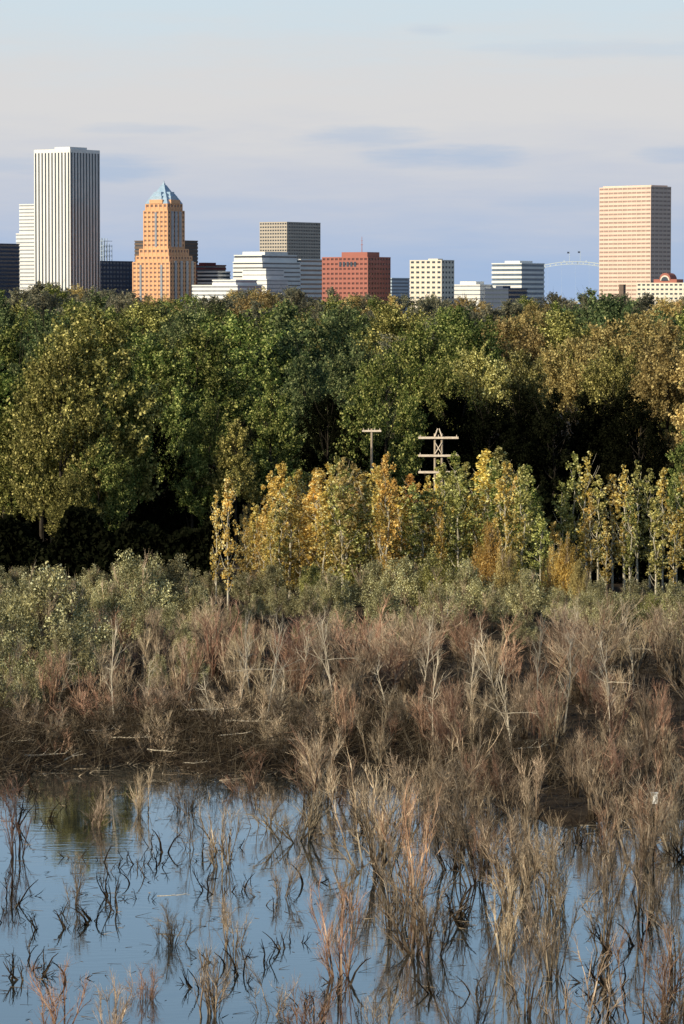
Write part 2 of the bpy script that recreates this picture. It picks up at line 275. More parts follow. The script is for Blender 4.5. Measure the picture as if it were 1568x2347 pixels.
for b,d,top,w,m in [(1130,372,1195,.42,LOR),(1165,370,1260,.45,LTN),(1110,375,1240,.4,LOR),(1300,374,1230,.42,LOR),(1265,376,1260,.4,LYE),(1330,370,1280,.4,LTN)]:
    willow(b,d,top,w,m,'small tree with dense orange autumn leaves')
BLAB={TW1:'bare brown leafless willow shrub',TW2:'bare reddish leafless willow shrub',TW3:'bare tan leafless willow shrub'}
def bshrub(x,y,ht,w,mesh,base,m,where):
    obj('bare_shrub',mesh,m,loc=(x,y,float(hgt(x,y))),rz=U(0,6.28),sc_=(ht/base*w,ht/base*w,ht/base),label=BLAB[m]+where,category='shrub',group='bare leafless shrubs in the marsh')
pts=[]
def ok(x,y,r):
    for (a,b) in pts:
        if (a-x)**2+(b-y)**2<r*r: return False
    pts.append((x,y)); return True
n=0
for _ in range(7000):   # low scrubby fringe on the near bank
    if n>=54: break
    d=U(250,284); b=U(-40,760); x=X(b,d)
    if d<shore(x)-1.5: continue
    if not ok(x,d,1.25): continue
    m=[TW1,TW2,TW3][int(rng.choice(3,p=[.35,.25,.4]))]
    bshrub(x,d,np.interp(d,[250,262,284],[1.7,2.9,4.6])*U(.7,1.25),U(1.1,1.6),BS[int(rng.integers(8))],4.8,m,' on the muddy bank'); n+=1
n=0
for _ in range(7000):
    if n>=110: break
    d=U(258,332); b=U(-60,1630); x=X(b,d)
    if d<shore(x)+1: continue
    if b<230 and d>292: continue
    if d>315 and U(0,1)<.4: continue
    if b<700 and d<276: continue
    if not ok(x,d,1.9): continue
    m=[TW1,TW2,TW3][int(rng.choice(3,p=[.4,.32,.28]))]; ht=np.interp(d,[252,262,285,310,334],[2.2,3.6,5.8,6.,4.4])*U(.6,1.25)
    if b<480: ht*=.85
    bshrub(x,d,ht,U(.8,1.2),TS[int(rng.integers(5))] if U(0,1)<.5 else BS[int(rng.integers(8))],5.0,m,' in dense thicket'); n+=1
n=0
for _ in range(6000):
    if n>=57: break
    d=U(188,262); x=X(U(700,1640),d); b=x/d*FO+CX
    if b<np.interp(d,[165,190,215,240],[1150,1080,820,700]): continue
    if d<218 and U(0,1)<.5: continue
    if not ok(x,d,2.15): continue
    m=[TW1,TW2,TW3][int(rng.choice(3,p=[.42,.28,.3]))]; ht=U(3.8,6.1)
    bshrub(x,d,ht,U(.68,.98),TS[int(rng.integers(5))] if U(0,1)<.25 else BS[int(rng.integers(8))],4.7,m,' growing from shallow water'); n+=1
for b,e,hp,w,m in [(690,1935,200,1.3,TW3),(512,1995,180,.8,TW1),(968,2200,300,.85,TW1),(905,2130,270,.7,TW3),(785,2250,250,.8,TW2),(1100,2040,300,.7,TW1),(1040,2000,260,.7,TW1),(840,1990,280,.7,TW3),
   (130,2380,220,.9,TW2),(480,2340,220,.9,TW1),(390,2170,150,.8,TW1),(30,1970,180,.9,TW2),(215,1900,140,.9,TW1),(320,1870,130,.9,TW3),(420,1860,140,.8,TW1),(250,2400,170,.9,TW1),(620,2330,140,.9,TW1),
   (740,1850,210,.9,TW2),(170,2080,120,.8,TW1),(640,2060,130,.8,TW1),(525,2180,160,.8,TW1),(880,2390,180,.9,TW1),(1080,2400,260,.7,TW1),(1210,2340,260,.7,TW1),(560,1820,110,1.,TW2),(800,2080,130,.8,TW1),(700,2400,180,.9,TW2),
   (450,1950,160,.7,TW1),(600,1900,130,.8,TW1),(330,2300,140,.7,TW2),(1160,2210,230,.7,TW3),(1330,2390,290,.75,TW1),(1480,2360,300,.8,TW2),(1560,2250,280,.8,TW1),(1390,2190,280,.7,TW1),(1250,2090,280,.7,TW3),
   (950,2080,300,.7,TW2),(880,2010,300,.75,TW1),(1480,2120,260,.7,TW1),(1270,2250,250,.65,TW1),(1560,2400,280,.8,TW1)]:
    d=D(e); bshrub(X(b,d),d,hp/FO*d+.7,w,BS[int(rng.integers(8))],4.4,m,' standing in the pond')
cl_=[(U(-10,980),1./U(1/250.,1/166.)) for _ in range(30)]+[(U(950,1560),1./U(1/240.,1/166.)) for _ in range(14)]
for i in range(165):
    b0,d0=cl_[int(rng.integers(len(cl_)))]; x=X(b0,d0)+float(rng.normal(0,1.)); d=d0+float(rng.normal(0,2.4)); d=min(252,max(163,d))
    obj('dead_branch',SK[int(rng.integers(4))],DST if U(0,1)<.6 else TB,loc=(x,d,-.15),rz=U(0,6.28),sc_=(lambda q:(q,q,q*U(.6,1.4)))(U(.35,1.15)),label='dark dead forked branches poking from the pond',category='dead branch',group='dead branches in the pond')
for b,e,top in [(605,1700,1440),(735,1650,1440),(680,1660,1470),(265,1690,1450),(900,1680,1500),(545,1650,1480),(1230,1650,1430),(1180,1780,1560),(1330,1560,1400),(440,1640,1500),(1455,1600,1430),(125,1640,1480),(840,1620,1450),(1090,1700,1500),(640,1680,1500),(770,1660,1430),(1400,1720,1480),(1000,1750,1520),(500,1700,1540),(330,1660,1500),(1290,1700,1460),(960,1640,1430),(1150,1640,1420),(580,1640,1430)]:
    d=D(e); h=(e-top)/FO*d
    obj('bare_sapling',SP[int(rng.integers(3))],SBARK,loc=(X(b,d),d,.3),rz=U(0,6.28),sc_=h/6,label='thin pale leafless sapling among brown thicket',category='tree',group='bare pale saplings')
def logm(name,seed,L,r0):
    r=np.random.default_rng(seed); P=[np.array([-L/2,0,.1])]
    for i in range(5): P.append(P[-1]+np.array([L/5,r.normal(0,.12),r.normal(0,.05)+.03]))
    P0=P[:-1];P1=P[1:];R0=[r0*(1-.15*i) for i in range(5)];R1=[r0*(1-.15*(i+1)) for i in range(5)]
    P0=list(P0);P1=list(P1)
    for i in (2,3,4): P0.append(P[i]);P1.append(P[i]+np.array([.6,r.normal(0,.5),r.uniform(.2,.7)]));R0.append(r0*.45);R1.append(r0*.12)
    V,Fq=prisms(P0,P1,R0,R1,7); return mesh_np(name,V,Fq)
LM=[logm('driftwood',i,4,.07) for i in range(4)]
for b,e,rz,s_ in [(490,1692,-.25,1.),(575,1715,-.5,1.),(110,1755,.5,.9),(680,1752,.05,.5),(450,1783,.15,.45),(335,1700,.8,.7),(60,1700,2.4,.8),(160,1765,1.3,.7),(230,1720,.3,.6),(1210,1770,.5,.8),(395,2105,0,.4),(600,1690,-.9,.8),(300,1745,-.3,.7),(30,1740,.2,.7),(720,1700,.6,.6),(540,1745,.3,.6),(370,1760,-.6,.6),(640,1725,1.2,.6)]:
    d=D(e); x=X(b,d); obj('driftwood_log',LM[int(rng.integers(4))],DRIFT,loc=(x,d,max(0,float(hgt(x,d)))+U(.4,1.2)),rz=rz,sc_=s_,label='bleached fallen branch lying on the muddy shore',category='log',group='bleached fallen branches')
def brush(name,label,n,x0,x1,y0,y1,zmax,Lr,rr,mat,tilt=.5,thr=-9.,edge=0.):
    r=np.random.default_rng(n); x=r.uniform(x0,x1,n); y=r.uniform(y0,y1,n)
    hump=np.clip(.5+.9*nz(x*3.3+5,y*2.6),.0,1.6)
    z=np.maximum(hgt(x,y),0.0)+r.random(n)**1.6*zmax*hump
    a=r.uniform(0,6.283,n); t=r.normal(0,tilt,n); L=r.uniform(*Lr,n)
    dv=np.stack([np.cos(a)*np.cos(t),np.sin(a)*np.cos(t),np.abs(np.sin(t))],1)*L[:,None]; P=np.stack([x,y,z],1)
    keep=(y>shore(x)-3+r.normal(0,2.,n))&(nz(x*2.2,y*1.3)+r.normal(0,.3,n)>thr) if zmax>.05 else np.ones(n,bool)
    if edge>0: keep&=(y<shore(x)+edge)&(r.random(n)<.25+.75*np.clip(hump,0,1))
    V,Fq=prisms(P[keep],(P+dv)[keep],np.full(keep.sum(),rr)*r.uniform(.5,1.6,keep.sum()),np.full(keep.sum(),rr*.4),3)
    obj(name,mesh_np(name,V,Fq),mat,label=label,category=name.replace('_',' '),kind='stuff')
brush('brushwood','tangled brown twigs littering the marsh edge',36000,-30,34,215,345,1.8,(.4,1.9),.011,TB,.7,-.3)
brush('shore_brush','dense tan tangle of fallen twigs along the waterline',26000,-30,14,238,276,2.3,(.7,2.6),.018,TB,.65,-9.,24.)
brush('dry_grass','dry tan grass and stalks on marsh ground',20000,-36,38,225,430,.8,(.3,1.1),.010,TB,1.1,-.1)
brush('floating_debris','dark floating twigs scattered over pond water',1500,-20,24,160,256,.02,(.15,1.),.012,DST,.1)
# ---------------------------------------------------------------- ground, water, path
def axis(parts):
    out=[]
    for a,b,s in parts: out+=list(np.arange(a,b,s))
    return np.array(out+[parts[-1][1]])
xs=axis([(-24000,-2000,4000),(-2000,-200,300),(-200,-60,20),(-60,60,1.),(60,200,20),(200,2000,300),(2000,24000,4000)])
ys=axis([(-3000,-100,500),(-100,0,20),(0,150,6),(150,340,1.),(340,520,12),(520,2000,150),(2000,42000,4000)])
gx,gy=np.meshgrid(xs,ys); gz=hgt(gx,gy); V=np.stack([gx.ravel(),gy.ravel(),gz.ravel()],1)
nx=len(xs); i=np.arange(len(ys)-1)[:,None]*nx+np.arange(nx-1)[None]; Fq=np.stack([i,i+1,i+1+nx,i+nx],-1).reshape(-1,4)
GM=mat_surf('marsh_ground',(.015,.011,.008),(.07,.052,.035),.8,.95,.1,bump=.5)
gm_=mesh_np('ground',V,Fq); gm_.shade_smooth()
obj('ground',gm_,GM,kind='structure',label='dark muddy marsh ground reaching the city',category='ground')
m,nt=newmat('pond_water'); N=nt.nodes.new; L=nt.links.new
o=N('ShaderNodeOutputMaterial'); p=N('ShaderNodeBsdfPrincipled'); L(p.outputs[0],o.inputs[0]); p.inputs['Base Color'].default_value=(.025,.03,.028,1)
p.inputs['Roughness'].default_value=.02; p.inputs['IOR'].default_value=1.6
tc=N('ShaderNodeTexCoord'); mp=N('ShaderNodeMapping'); mp.inputs['Scale'].default_value=(.5,1.3,1); L(tc.outputs['Object'],mp.inputs[0])
n1=N('ShaderNodeTexNoise'); n1.inputs['Scale'].default_value=1.2; n1.inputs['Detail'].default_value=4; L(mp.outputs[0],n1.inputs[0])
m8=N('ShaderNodeMapping'); m8.inputs['Scale'].default_value=(.06,.16,1); L(tc.outputs['Object'],m8.inputs[0])
n2=N('ShaderNodeTexNoise'); n2.inputs['Scale'].default_value=1.; n2.inputs['Detail'].default_value=3; L(m8.outputs[0],n2.inputs[0])
mr=N('ShaderNodeMapRange'); mr.inputs[1].default_value=.42; mr.inputs[2].default_value=.64; mr.inputs[3].default_value=.01; mr.inputs[4].default_value=.09; L(n2.outputs[0],mr.inputs[0])
bp=N('ShaderNodeBump'); L(mr.outputs[0],bp.inputs['Strength']); bp.inputs['Distance'].default_value=.1; L(n1.outputs[0],bp.inputs['Height']); L(bp.outputs[0],p.inputs['Normal'])
obj('water',mesh_np('water',[(-120,60,0),(120,60,0),(120,300,0),(-120,300,0)],[(0,1,2,3)]),m,kind='structure',label='still pond water reflecting blue sky',category='water')
GR=mat_surf('gravel',(.12,.105,.08),(.22,.19,.15),2,.95,.1,bump=.3)
obj('path',mesh_np('path',[(-70,437.5,.52),(-9,436,.52),(-9,438.4,.52),(-70,440,.52)],[(0,1,2,3)]),GR,kind='structure',label='pale gravel path along the wood edge',category='path')
# ---------------------------------------------------------------- utility poles, nest box
WOODP=mat_surf('weathered_pole',(.3,.24,.18),(.5,.42,.32),4,.85,.1,stretch=(1,1,.2)); PALE=mat_surf('pale_arm',(.6,.5,.4),(.8,.7,.58),3,.7,.2)
def cyl(P): 
    V,Fq=prisms([p[0] for p in P],[p[1] for p in P],[p[2] for p in P],[p[3] for p in P],8); return mesh_np('part',V,Fq)
d=436.; e=obj('utility_pole',None,loc=(X(852,d),d,.5),label='single wooden utility pole with one crossarm',category='utility pole'); zt=Z(982,d)-.5
obj('post',cyl([((0,0,0),(0,0,zt),.17,.12)]),WOODP,e)
bx=Box(); bx.add(-1.05,1.05,-.2,-.09,zt-.35,zt-.15); obj('crossarm',bx.mesh('arm'),PALE,e)
for q in (-.9,-.35,.35,.9): obj('insulator',cyl([((q,-.14,zt-.15),(q,-.14,zt+.05),.05,.03)]),PALE,e)
e=obj('utility_pole',None,loc=(X(1005,d),d,.5),label='tall double utility pole with three pale crossarms',category='utility pole'); zt=Z(985,d)-.5
obj('post',cyl([((-.38,0,0),(-.38,0,zt-.4),.15,.12)]),WOODP,e); obj('post',cyl([((.38,0,0),(.38,0,zt-.4),.15,.12)]),WOODP,e)
for zz in (Z(1003,d)-.5,Z(1044,d)-.5,Z(1082,d)-.5):
    bx=Box(); bx.add(-2.2,2.2,-.36,-.18,zz-.11,zz+.11); obj('crossarm',bx.mesh('arm'),PALE,e)
    bx=Box(); bx.add(-2.2,2.2,.18,.36,zz-.11,zz+.11); obj('crossarm',bx.mesh('arm'),PALE,e)
    for q in (-2.0,0,2.0): obj('insulator',cyl([((q,-.27,zz+.11),(q,-.27,zz+.33),.05,.03)]),PALE,e)
obj('brace',cyl([((-.38,-.1,zt-.7),(-.08,0,zt+.15),.08,.06),((.38,-.1,zt-.7),(.08,0,zt+.15),.08,.06),((-.36,-.16,zt-2.6),(.36,-.16,zt-1.4),.05,.05),((.36,-.16,zt-2.6),(-.36,-.16,zt-1.4),.05,.05)]),PALE,e)
d=212.; e=obj('nest_box',None,loc=(X(1503,d),d,float(hgt(X(1503,d),d))),label='small white nest box on a post in the thicket',category='nest box'); zt=Z(1793,d)
WHT=mat_surf('white_paint',(.75,.75,.72),(.85,.85,.82),3,.6,.3)
obj('post',cyl([((0,.2,-.5),(0,.2,zt),.05,.05)]),DST,e)
bx=Box(); bx.add(-.17,.17,-.12,.14,zt-.6,zt-.03); obj('box',bx.mesh('b'),WHT,e)
bx=Box(); bx.hull([(-.21,-.2),(.21,-.2),(.21,.18),(-.21,.18)],zt-.03,[(-.21,-.2),(.21,-.2),(.21,.18),(-.21,.18)],zt+.01); obj('roof',bx.mesh('r'),WHT,e)
# ---------------------------------------------------------------- city
def wallm(n,c,k=.9,rough=.75): return mat_surf(n,tuple(v*k for v in c),c,.08,rough,.2)
def glassm(n,c,rough=.25): return mat_surf(n,tuple(v*.75 for v in c),c,.3,rough,.6)
Wh=wallm('white_concrete',(.8,.8,.78)); Cr=wallm('cream_stone',(.74,.68,.58)); Or=wallm('orange_brick',(.7,.4,.23)); Rd=wallm('red_brick',(.38,.15,.12))
Nv=wallm('navy_panel',(.06,.08,.13)); Br=wallm('brown_stone',(.16,.12,.1)); Gy=wallm('grey_tan',(.48,.43,.37)); Pk=wallm('pink_granite',(.74,.58,.49)); Mr=wallm('maroon_brick',(.16,.04,.04))
Bl=wallm('pale_blue_panel',(.45,.55,.65))
Gd=glassm('dark_glass',(.05,.07,.1)); Gb=glassm('blue_glass',(.12,.17,.24)); Gk=glassm('amber_glass',(.24,.15,.13)); Gp=glassm('rose_glass',(.42,.3,.26)); Gw=glassm('grey_glass',(.3,.33,.38)); Gr=glassm('brown_glass',(.12,.05,.045))
StB=mat_surf('blue_steel_roof',(.25,.38,.52),(.36,.48,.62),.3,.45,.5)
GZ=.5
def building(name,label,l,c,r,d,top,wall,glass,a=33.,storey=3.9,ratio=.45,pier=0,pw=.5,tiers=None,pent=None,vert=False,cat='building',pmat=None,proud=.05):
    a=math.radians(a); s=FO/d; wL=(c-l)/s/math.cos(a); wR=(r-c)/s/math.sin(a)
    e=obj(name,None,loc=(X(c,d),d,GZ),rz=-a,label=label,category=cat)
    tiers=tiers or [((0,0,0,0),top)]
    W=Box(); z0=24.; W.add(-wL,0,0,wR,-1,z0)
    for (il,ir,inn,ib),tp in tiers:
        x0,x1,y0,y1=-wL+il,-ir,inn,wR-ib; z1=Z(tp,d)-GZ
        if vert:
            W.add(x0+.9,x1-.9,y0+.9,y1-.9,z0,z1-1.5); W.add(x0,x1,y0,y1,z1-3.5,z1); W.add(x0,x1,y0,y1,z0,z0+2)
            nX=vert[0]; nY=vert[1]
            for i in range(nX+1):
                q=x0+(x1-x0)*i/nX; f=(x1-x0)/nX*pw/2; aa=max(x0,q-f); bb=min(x1,q+f)
                W.add(aa,bb,y0+.003,y0+1.,z0+.5,z1-3.); W.add(aa,bb,y1-1.,y1-.003,z0+.5,z1-3.)
            for i in range(nY+1):
                q=y0+(y1-y0)*i/nY; f=(y1-y0)/nY*.2; aa=max(y0+1.02,q-f); bb=min(y1-1.02,q+f)
                if bb<=aa: continue
                W.add(x0+.003,x0+1.,aa,bb,z0+.5,z1-3.); W.add(x1-1.,x1-.003,aa,bb,z0+.5,z1-3.)
            for i in range(nX):
                q0=x0+(x1-x0)*(i+pw/2)/nX-.1; q1=x0+(x1-x0)*(i+1-pw/2)/nX+.1
                g=Box(); g.add(q0,q1,y0+.6,y0+.95,z0+1,z1-3.2); obj('window',g.mesh('strip'),glass,e)
            for i in range(nY):
                q0=y0+(y1-y0)*(i+.2)/nY-.08; q1=y0+(y1-y0)*(i+.8)/nY+.08
                g=Box(); g.add(x1-.95,x1-.4,max(q0,y0+1.03),min(q1,y1-1.03),z0+1,z1-3.2); obj('window',g.mesh('strip'),glass,e)
        else:
            n=max(1,int(round((z1-1.2-z0)/storey))); st=(z1-1.2-z0)/n
            g=Box(); g.add(x0+.45,x1-.45,y0+.45,y1-.45,-.03,st*ratio+.03); gm=g.mesh('ribbon')
            for k in range(n):
                zz=z0+k*st; W.add(x0,x1,y0,y1,zz,zz+st*(1-ratio)); obj('window',gm,glass,e,loc=(0,0,zz+st*(1-ratio)))
            W.add(x0-.1,x1+.1,y0-.1,y1+.1,z1-1.2,z1)
            if pier:
                for (lo,hi,ax) in ((x0,x1,0),(y0,y1,1)):
                    m_=max(1,int(round((hi-lo)/pier))); 
                    for i in range(m_+1):
                        q=lo+(hi-lo)*i/m_; aa=max(lo-proud,q-pw/2); bb=min(hi+proud,q+pw/2)
                        if ax==0: W.add(aa,bb,y0-proud,y0+.6,z0,z1-.6); W.add(aa,bb,y1-.6,y1+proud,z0,z1-.6)
                        else: W.add(x1-.6,x1+proud*.9,aa+.02,bb-.02,z0,z1-.7); W.add(x0-proud*.9,x0+.6,aa+.02,bb-.02,z0,z1-.7)
        z0=z1-.01
    obj('wall',W.mesh('wall'),wall,e)
    if pent:
        P=Box()
        for (fx0,fx1,fy0,fy1,tp) in pent: P.add(-wL*(1-fx0),-wL*(1-fx1),wR*fy0,wR*fy1,z0-.5,Z(tp,d)-GZ)
        obj('roof_penthouse',P.mesh('pent'),pmat or wall,e)
    return e,wL,wR,z0
B=building
B('office_building','dark blue glass office block among the trees',-70,-15,40,4100,558,Nv,Gd,pent=[(.1,.6,.1,.5,547)])
B('office_tower','white stepped office block with horizontal window bands',35,98,125,4200,468,Wh,Gw,ratio=.35,tiers=[((0,0,0,0),535),((4.5,0,0,0),468)])
B('office_tower','tallest white tower with dark vertical window strips',76,163,225,4000,343,Wh,Gd,vert=(11,10),pw=.56,pent=[(.55,.97,.03,.6,338)],cat='skyscraper')
e,wL,wR,z0=B('office_building','low blue-grey block with open roof lattice',200,230,300,4200,598,Nv,Gb,storey=4.5,ratio=.5,pier=6,pw=.8)
fr=Box()
for i in range(5):
    for j in range(4): fr.add(-wL*.6+i*3.2,-wL*.6+i*3.2+.5,2+j*5,2.5+j*5,z0,z0+24-1.2*i*(i>2)*1.5)
for k in range(4):
    for j in range(4): fr.add(-wL*.6,-wL*.6+13.3,1.99+j*5,2.51+j*5,z0+5+k*5.2,z0+5.5+k*5.2)
    for i in range(5): fr.add(-wL*.6+i*3.2-.01,-wL*.6+i*3.2+.51,2,17.5,z0+5.01+k*5.2,z0+5.49+k*5.2)
obj('roof_lattice',fr.mesh('lattice'),Bl,e)
e,wL,wR,z0=B('office_tower','orange brick stepped tower with blue pyramid roof',302,390,446,4000,462,Or,Gk,storey=4.6,ratio=.42,pier=5.2,pw=2.2,
  tiers=[((0,0,0,0),600),((2.,3,3,2.),586),((4.5,5.5,5.5,4.5),570),((7.5,8.5,8.5,7.5),482),((9,10,10,9),466)],cat='skyscraper',proud=.25)
for (x0,yy,zA,zB) in [(.27,.22,26,70),(.27,.44,26,70),(.27,.66,26,70),(.27,.86,26,70),(-8.2,.36,84,120),(-8.2,.5,84,120),(-8.2,.66,84,120)]:
    g=Box(); g.add(x0,x0+.35,wR*yy-2.1,wR*yy+2.1,zA,zB); obj('glass_bay',g.mesh('bay'),Gw,e)
for (xx,y0,zA,zB) in [(.22,-.6,26,66),(.78,-.6,26,66),(.5,7.9,84,119)]:
    g=Box(); g.add(-wL*xx-1.2,-wL*xx+1.2,y0,y0+.33,zA,zB); obj('glass_bay',g.mesh('bay'),Gw,e)
P=Box(); cx,cy=-wL/2-.5,wR/2+.5
def sq(i): return [(-wL+i,i+1),(-i-1,i+1),(-i-1,wR-i),(-wL+i,wR-i)]
def lerp(i,t): return [(p[0]+(cx-p[0])*t,p[1]+(cy-p[1])*t) for p in sq(i)]
zb=z0-.2; zA=Z(420,4000)-GZ
P.hull(lerp(8.6,0),zb,lerp(8.6,.42),zb+(zA-zb)*.5); P.hull(lerp(8.6,.5),zb+(zA-zb)*.49,lerp(8.6,.86),zA-1.5); P.hull(lerp(8.6,.9),zA-2,lerp(8.6,.93),zA+.6); P.hull(lerp(8.6,.96),zA,lerp(8.6,.985),zA+3.2)
obj('pyramid_roof',P.mesh('pyr'),StB,e)
for i,(hw,hh) in enumerate([(8.,4.),(5.6,8.),(3.6,12)]):
    dm=Box(); o1=8.2+i*2.1; dm.add(cx-hw,cx+hw,o1+.8,cy,zb,zb+hh); dm.add(cx,-o1-.8,cy-hw,cy+hw,zb,zb+hh-.01); dm.add(cx-hw,cx+hw,cy,wR-o1,zb,zb+hh-.02); dm.add(-wL+o1,cx,cy-hw,cy+hw,zb,zb+hh-.03)
    obj('stepped_dormer',dm.mesh('dormer'),StB if i else Or,e)
B('office_building','plain brown office block behind orange tower',306,405,452,4250,551,Br,Gd,ratio=.3)
B('office_building','dark maroon brick block with flat roof',440,470,517,4150,607,Mr,Gd,pent=[(.2,.7,.2,.7,602)],pmat=Mr)
B('office_building','low grey building with white window bands',452,500,528,4060,622,Wh,Gd,ratio=.55)
B('office_building','long low white building above the treetops',438,545,600,3850,645,Wh,Gw,ratio=.4,tiers=[((0,0,0,0),653),((22,4,3,3),641)])
B('office_building','white office block with stepped upper floors',533,602,688,4050,584,Wh,Gd,ratio=.3,storey=4.6,tiers=[((0,0,0,0),600),((0,2,2,4),584)],pent=[(.2,.95,.1,.7,577)])
B('office_building','bright white stepped block in front of tower',528,612,660,3960,630,Wh,Gw,ratio=.22,tiers=[((0,0,0,0),640),((12,3,3,3),616)])
B('office_tower','dark office tower with tan gridded front',595,658,734,4250,509,Gy,Gd,ratio=.45,storey=3.6,pier=3.2,pw=1.0)
B('office_building','white low block with dark window bands',640,690,745,4150,594,Wh,Gd,ratio=.4,storey=5)
e,wL,wR,z0=B('office_building','red brick office block with deep window rows',738,843,896,3900,589,Rd,Gr,ratio=.42,storey=4.6,pier=5,pw=1.8,pent=[(.42,.98,.02,.55,578)])
for i in range(5):
    g=Box(); g.add(-wL*.62+i*4.3,-wL*.62+i*4.3+2.6,-.32,-.28,z0-9.5,z0-4.8); obj('window',g.mesh('tallwin'),Gd,e)
an=cyl([((-12,8,z0),(-12,8,z0+20),.45,.2),((-13.2,8,z0+12),(-10.8,8,z0+12),.25,.25),((-12.8,8,z0+16),(-11.2,8,z0+16),.2,.2)]); obj('roof_antenna',an,Rd,e,label='red and white lattice roof antenna')
B('office_building','small pale blue block between larger buildings',872,898,940,4300,637,Bl,Gb,ratio=.45)
B('office_building','cream square block with gridded punched windows',940,1012,1042,3900,596,Cr,Gd,ratio=.42,storey=5,pier=6.2,pw=2.6,pent=[(.5,.8,.2,.6,593)])
B('office_building','small white building with stepped roof',1040,1100,1132,4000,652,Wh,Gw,ratio=.3,pent=[(.2,.8,.1,.7,645)])
B('office_building','low dark flat-roofed building below white block',1112,1165,1212,3900,661,Nv,Gd,ratio=.45,pent=[(.3,.6,.2,.6,655)])
B('office_building','white banded block with blue glass side',1128,1195,1252,4000,603,Wh,Gb,ratio=.5,storey=4.8,pent=[(.4,.9,.05,.6,598)])
B('office_tower','pink granite slab tower with horizontal window bands',1380,1490,1540,4300,428,Pk,Gp,a=47,storey=4.6,ratio=.42,pier=7,pw=.8,cat='skyscraper',pent=[(.03,.97,.1,.9,425)])
e,wL,wR,z0=B('office_building','cream building with red arched gable',1464,1575,1620,3950,648,Cr,Gd,ratio=.4,storey=4.4,pier=5,pw=2.)
xc=-wL*.46
ar=Box(); ar.add(xc-13,xc+13,2,16,z0-.3,z0+3.5); obj('gable_base',ar.mesh('gb'),Rd,e)
def halfdisc(R,y0,y1,zc,mat,nm):
    n=16; V=[]; 
    for y in (y0,y1):
        V+= [(xc+R*math.cos(math.pi*i/n),y,zc+R*math.sin(math.pi*i/n)) for i in range(n+1)]
    me=bpy.data.meshes.new(nm); F=[tuple(range(n+1)),tuple(range(2*n+1,n,-1))]+[(i,i+n+1,i+n+2,i+1) for i in range(n)]+[(0,n,2*n+1,n+1)]
    me.from_pydata(V,[],F); me.update(); obj(nm,me,mat,e)
halfdisc(6.2,1.5,15,z0+3.5,Rd,'gable'); halfdisc(5.2,1.2,2,z0+2.2,Cr,'arch_surround'); halfdisc(4.,.9,1.6,z0+2.,Gd,'arch_window')
B('chimney','dark square rooftop chimney among treetops',1418,1428,1434,3800,652,Br,Br,ratio=.1,cat='chimney')
d=6500.; s=FO/d; BP=mat_surf('pale_steel',(.5,.58,.62),(.62,.69,.72),.02,.6,.3)
e=obj('arch_bridge',None,loc=(X(1318,d),d,GZ),label='pale steel arch bridge with flags on top',category='bridge'); zc=Z(599,d)-GZ; zd=30.; hs=180.
n=40
def az(x): return zd-6+(zc-zd+6)*(1-(x/hs)**2)
for side in (0,22):
    arc=Box()
    for th,off in ((1.1,0),(.8,-4.2)):
        for i in range(n):
            xa=-hs+2*hs*i/n; xb=-hs+2*hs*(i+1)/n; b=len(arc.V)
            for x in (xa,xb):
                arc.V+=[(x,side,az(x)+off),(x,side+2,az(x)+off),(x,side+2,az(x)+off-th),(x,side,az(x)+off-th)]
            arc.F+=[(b+k,b+4+k,b+4+(k+1)%4,b+(k+1)%4) for k in range(4)]
    for i in range(n):
        x=-hs+2*hs*(i+.5)/n; arc.add(x-.35,x+.35,side+.5,side+1.5,az(x)-4.3,az(x)-.5)
    for i in range(2,n,4):
        x=-hs+2*hs*i/n; arc.add(x-.4,x+.4,side+.5,side+1.5,az(x)-.3,az(x)+2.2)
    obj('arch',arc.mesh('arch'),BP,e)
dk=Box(); dk.add(-500,500,-2,26,zd-3,zd); 
for x in (-400,-300,-181,181,300,400): dk.add(x-3,x+3,2,22,-1,zd-2.9)
obj('deck',dk.mesh('deck'),BP,e)
for i in range(1,16):
    x=-hs+2*hs*i/16
    if az(x)>zd+8: obj('hanger',cyl([((x,1,zd),(x,1,az(x)-3),.06,.06)]),BP,e)
for x,t in ((-9,577),(8.5,576)):
    obj('flagpole',cyl([((x,10,az(x)-3),(x,10,Z(t,d)-GZ),.35,.2)]),BP,e)
    fl=Box(); zt=Z(t,d)-GZ; fl.add(x-4,x-.3,9.9,10.1,zt-3,zt-.2); obj('flag',fl.mesh('flag'),Nv,e)
# ---------------------------------------------------------------- light and sky
az_=math.radians(47); el=math.radians(21)
s=Vector((-math.sin(az_)*math.cos(el),-math.cos(az_)*math.cos(el),math.sin(el)))
ld=bpy.data.lights.new('sun','SUN'); ld.energy=5.; ld.angle=math.radians(.5); ld.color=(1,.87,.64)
lo=bpy.data.objects.new('sun',ld); col.objects.link(lo); lo.rotation_euler=(-s).to_track_quat('-Z','Y').to_euler(); lo.location=(-50,-20,80)
w=bpy.data.worlds.new("World"); sc.world=w; w.use_nodes=True; nt=w.node_tree; nt.nodes.clear(); N=nt.nodes.new; L=nt.links.new
out=N('ShaderNodeOutputWorld'); bg=N('ShaderNodeBackground'); L(bg.outputs[0],out.inputs[0]); bg.inputs['Strength'].default_value=.1
sky=N('ShaderNodeTexSky'); sky.sky_type='NISHITA'; sky.sun_disc=False; sky.sun_elevation=el; sky.sun_rotation=math.radians(227); sky.dust_density=1.; sky.air_density=1.
tc=N('ShaderNodeTexCoord'); sp=N('ShaderNodeSeparateXYZ'); L(tc.outputs['Generated'],sp.inputs[0])
def M(op,a,b=None,c=None,clamp=False):
    n=N('ShaderNodeMath'); n.operation=op; n.use_clamp=clamp
    for i,v in enumerate((a,b,c)):
        if v is None: continue
        if isinstance(v,(int,float)): n.inputs[i].default_value=v
        else: L(v,n.inputs[i])
    return n.outputs[0]
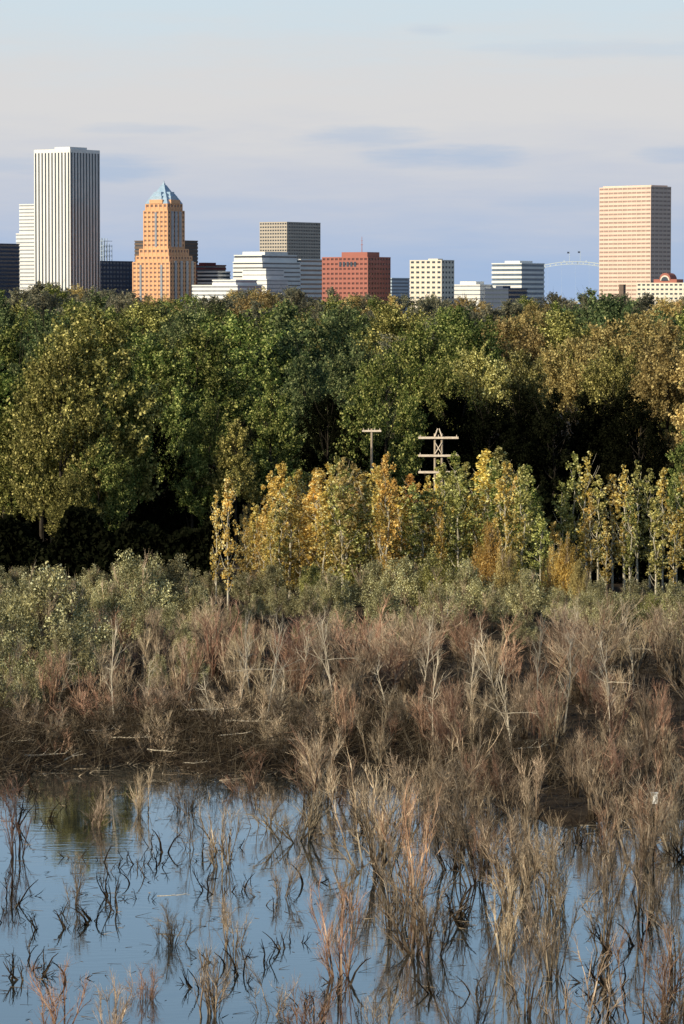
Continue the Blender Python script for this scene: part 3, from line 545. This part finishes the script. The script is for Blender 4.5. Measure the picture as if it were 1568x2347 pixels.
u=M('ARCTAN2',sp.outputs[0],sp.outputs[1]); v=M('ARCSINE',sp.outputs[2])
def noise(su,sv,det=5):
    cb=N('ShaderNodeCombineXYZ'); L(M('MULTIPLY',u,su),cb.inputs[0]); L(M('MULTIPLY',v,sv),cb.inputs[1])
    ns=N('ShaderNodeTexNoise'); ns.inputs['Scale'].default_value=1.; ns.inputs['Detail'].default_value=det; ns.inputs['Roughness'].default_value=.6; L(cb.outputs[0],ns.inputs[0]); return M('SUBTRACT',ns.outputs[0],.5)
nf=noise(25.,180.); ng=noise(60.,420.,6)
def mapr(x,a,b,c,d_,interp='SMOOTHSTEP'):
    n=N('ShaderNodeMapRange'); n.interpolation_type=interp; L(x,n.inputs[0])
    for i,q in zip((1,2,3,4),(a,b,c,d_)): n.inputs[i].default_value=q
    return n.outputs[0]
def mix(f,a,b):
    n=N('ShaderNodeMix'); n.data_type='RGBA'; L(f,n.inputs[0]) 
    for i,q in ((6,a),(7,b)):
        if isinstance(q,tuple): n.inputs[i].default_value=(*q,1)
        else: L(q,n.inputs[i])
    return n.outputs[2]
vv=M('ADD',v,M('MULTIPLY',nf,.022))
c=mix(mapr(v,.1,.5,.9,0),sky.outputs[0],(4.4,6.9,9.6))
c=mix(mapr(vv,.085,.15,.95,.0),c,(6.3,7.3,7.9))
c=mix(mapr(vv,.05,.078,.95,.0),c,(7.0,6.9,6.9))
c=mix(mapr(vv,.022,.05,.9,.0),c,(5.3,5.8,6.9))
c=mix(mapr(vv,.0,.03,.9,.0),c,(3.4,4.8,7.2))
acc=None
for (px,py,ra,rb,am) in [(1030,360,200,30,.55),(830,316,170,26,.4),(230,388,190,38,.55),(1290,466,170,22,.3),(1545,355,90,24,.4),(330,298,150,14,.25),(40,380,110,18,.3),(980,72,60,14,.2),(1400,120,300,24,.15),(500,470,250,18,.15)]:
    du=M('DIVIDE',M('SUBTRACT',u,(px-CX)/FO),ra/FO); dv=M('DIVIDE',M('SUBTRACT',v,(HOR-py)/FO),rb/FO)
    q=M('SUBTRACT',1.,M('ADD',M('MULTIPLY',du,du),M('MULTIPLY',dv,dv))); q=M('ADD',q,M('ADD',M('MULTIPLY',nf,2.),M('MULTIPLY',ng,2.2))); q=M('MULTIPLY',mapr(q,-.45,1.3,0,1),am)
    acc=q if acc is None else M('MAXIMUM',acc,q)
c=mix(acc,c,(3.4,4.8,6.9))
L(c,bg.inputs[0])
# ---------------------------------------------------------------- camera
cd=bpy.data.cameras.new('camera'); cam=bpy.data.objects.new('camera',cd); col.objects.link(cam); cam.location=(0,0,H)
cd.sensor_fit='VERTICAL'; cd.sensor_height=36; cd.lens=36*FO/2347.; cd.clip_start=1; cd.clip_end=60000
cam.rotation_euler=(math.radians(90)-math.atan((1173.5-HOR)/FO),0,0); sc.camera=cam
sc.view_settings.view_transform='Standard'; sc.view_settings.look='None'; sc.view_settings.exposure=0
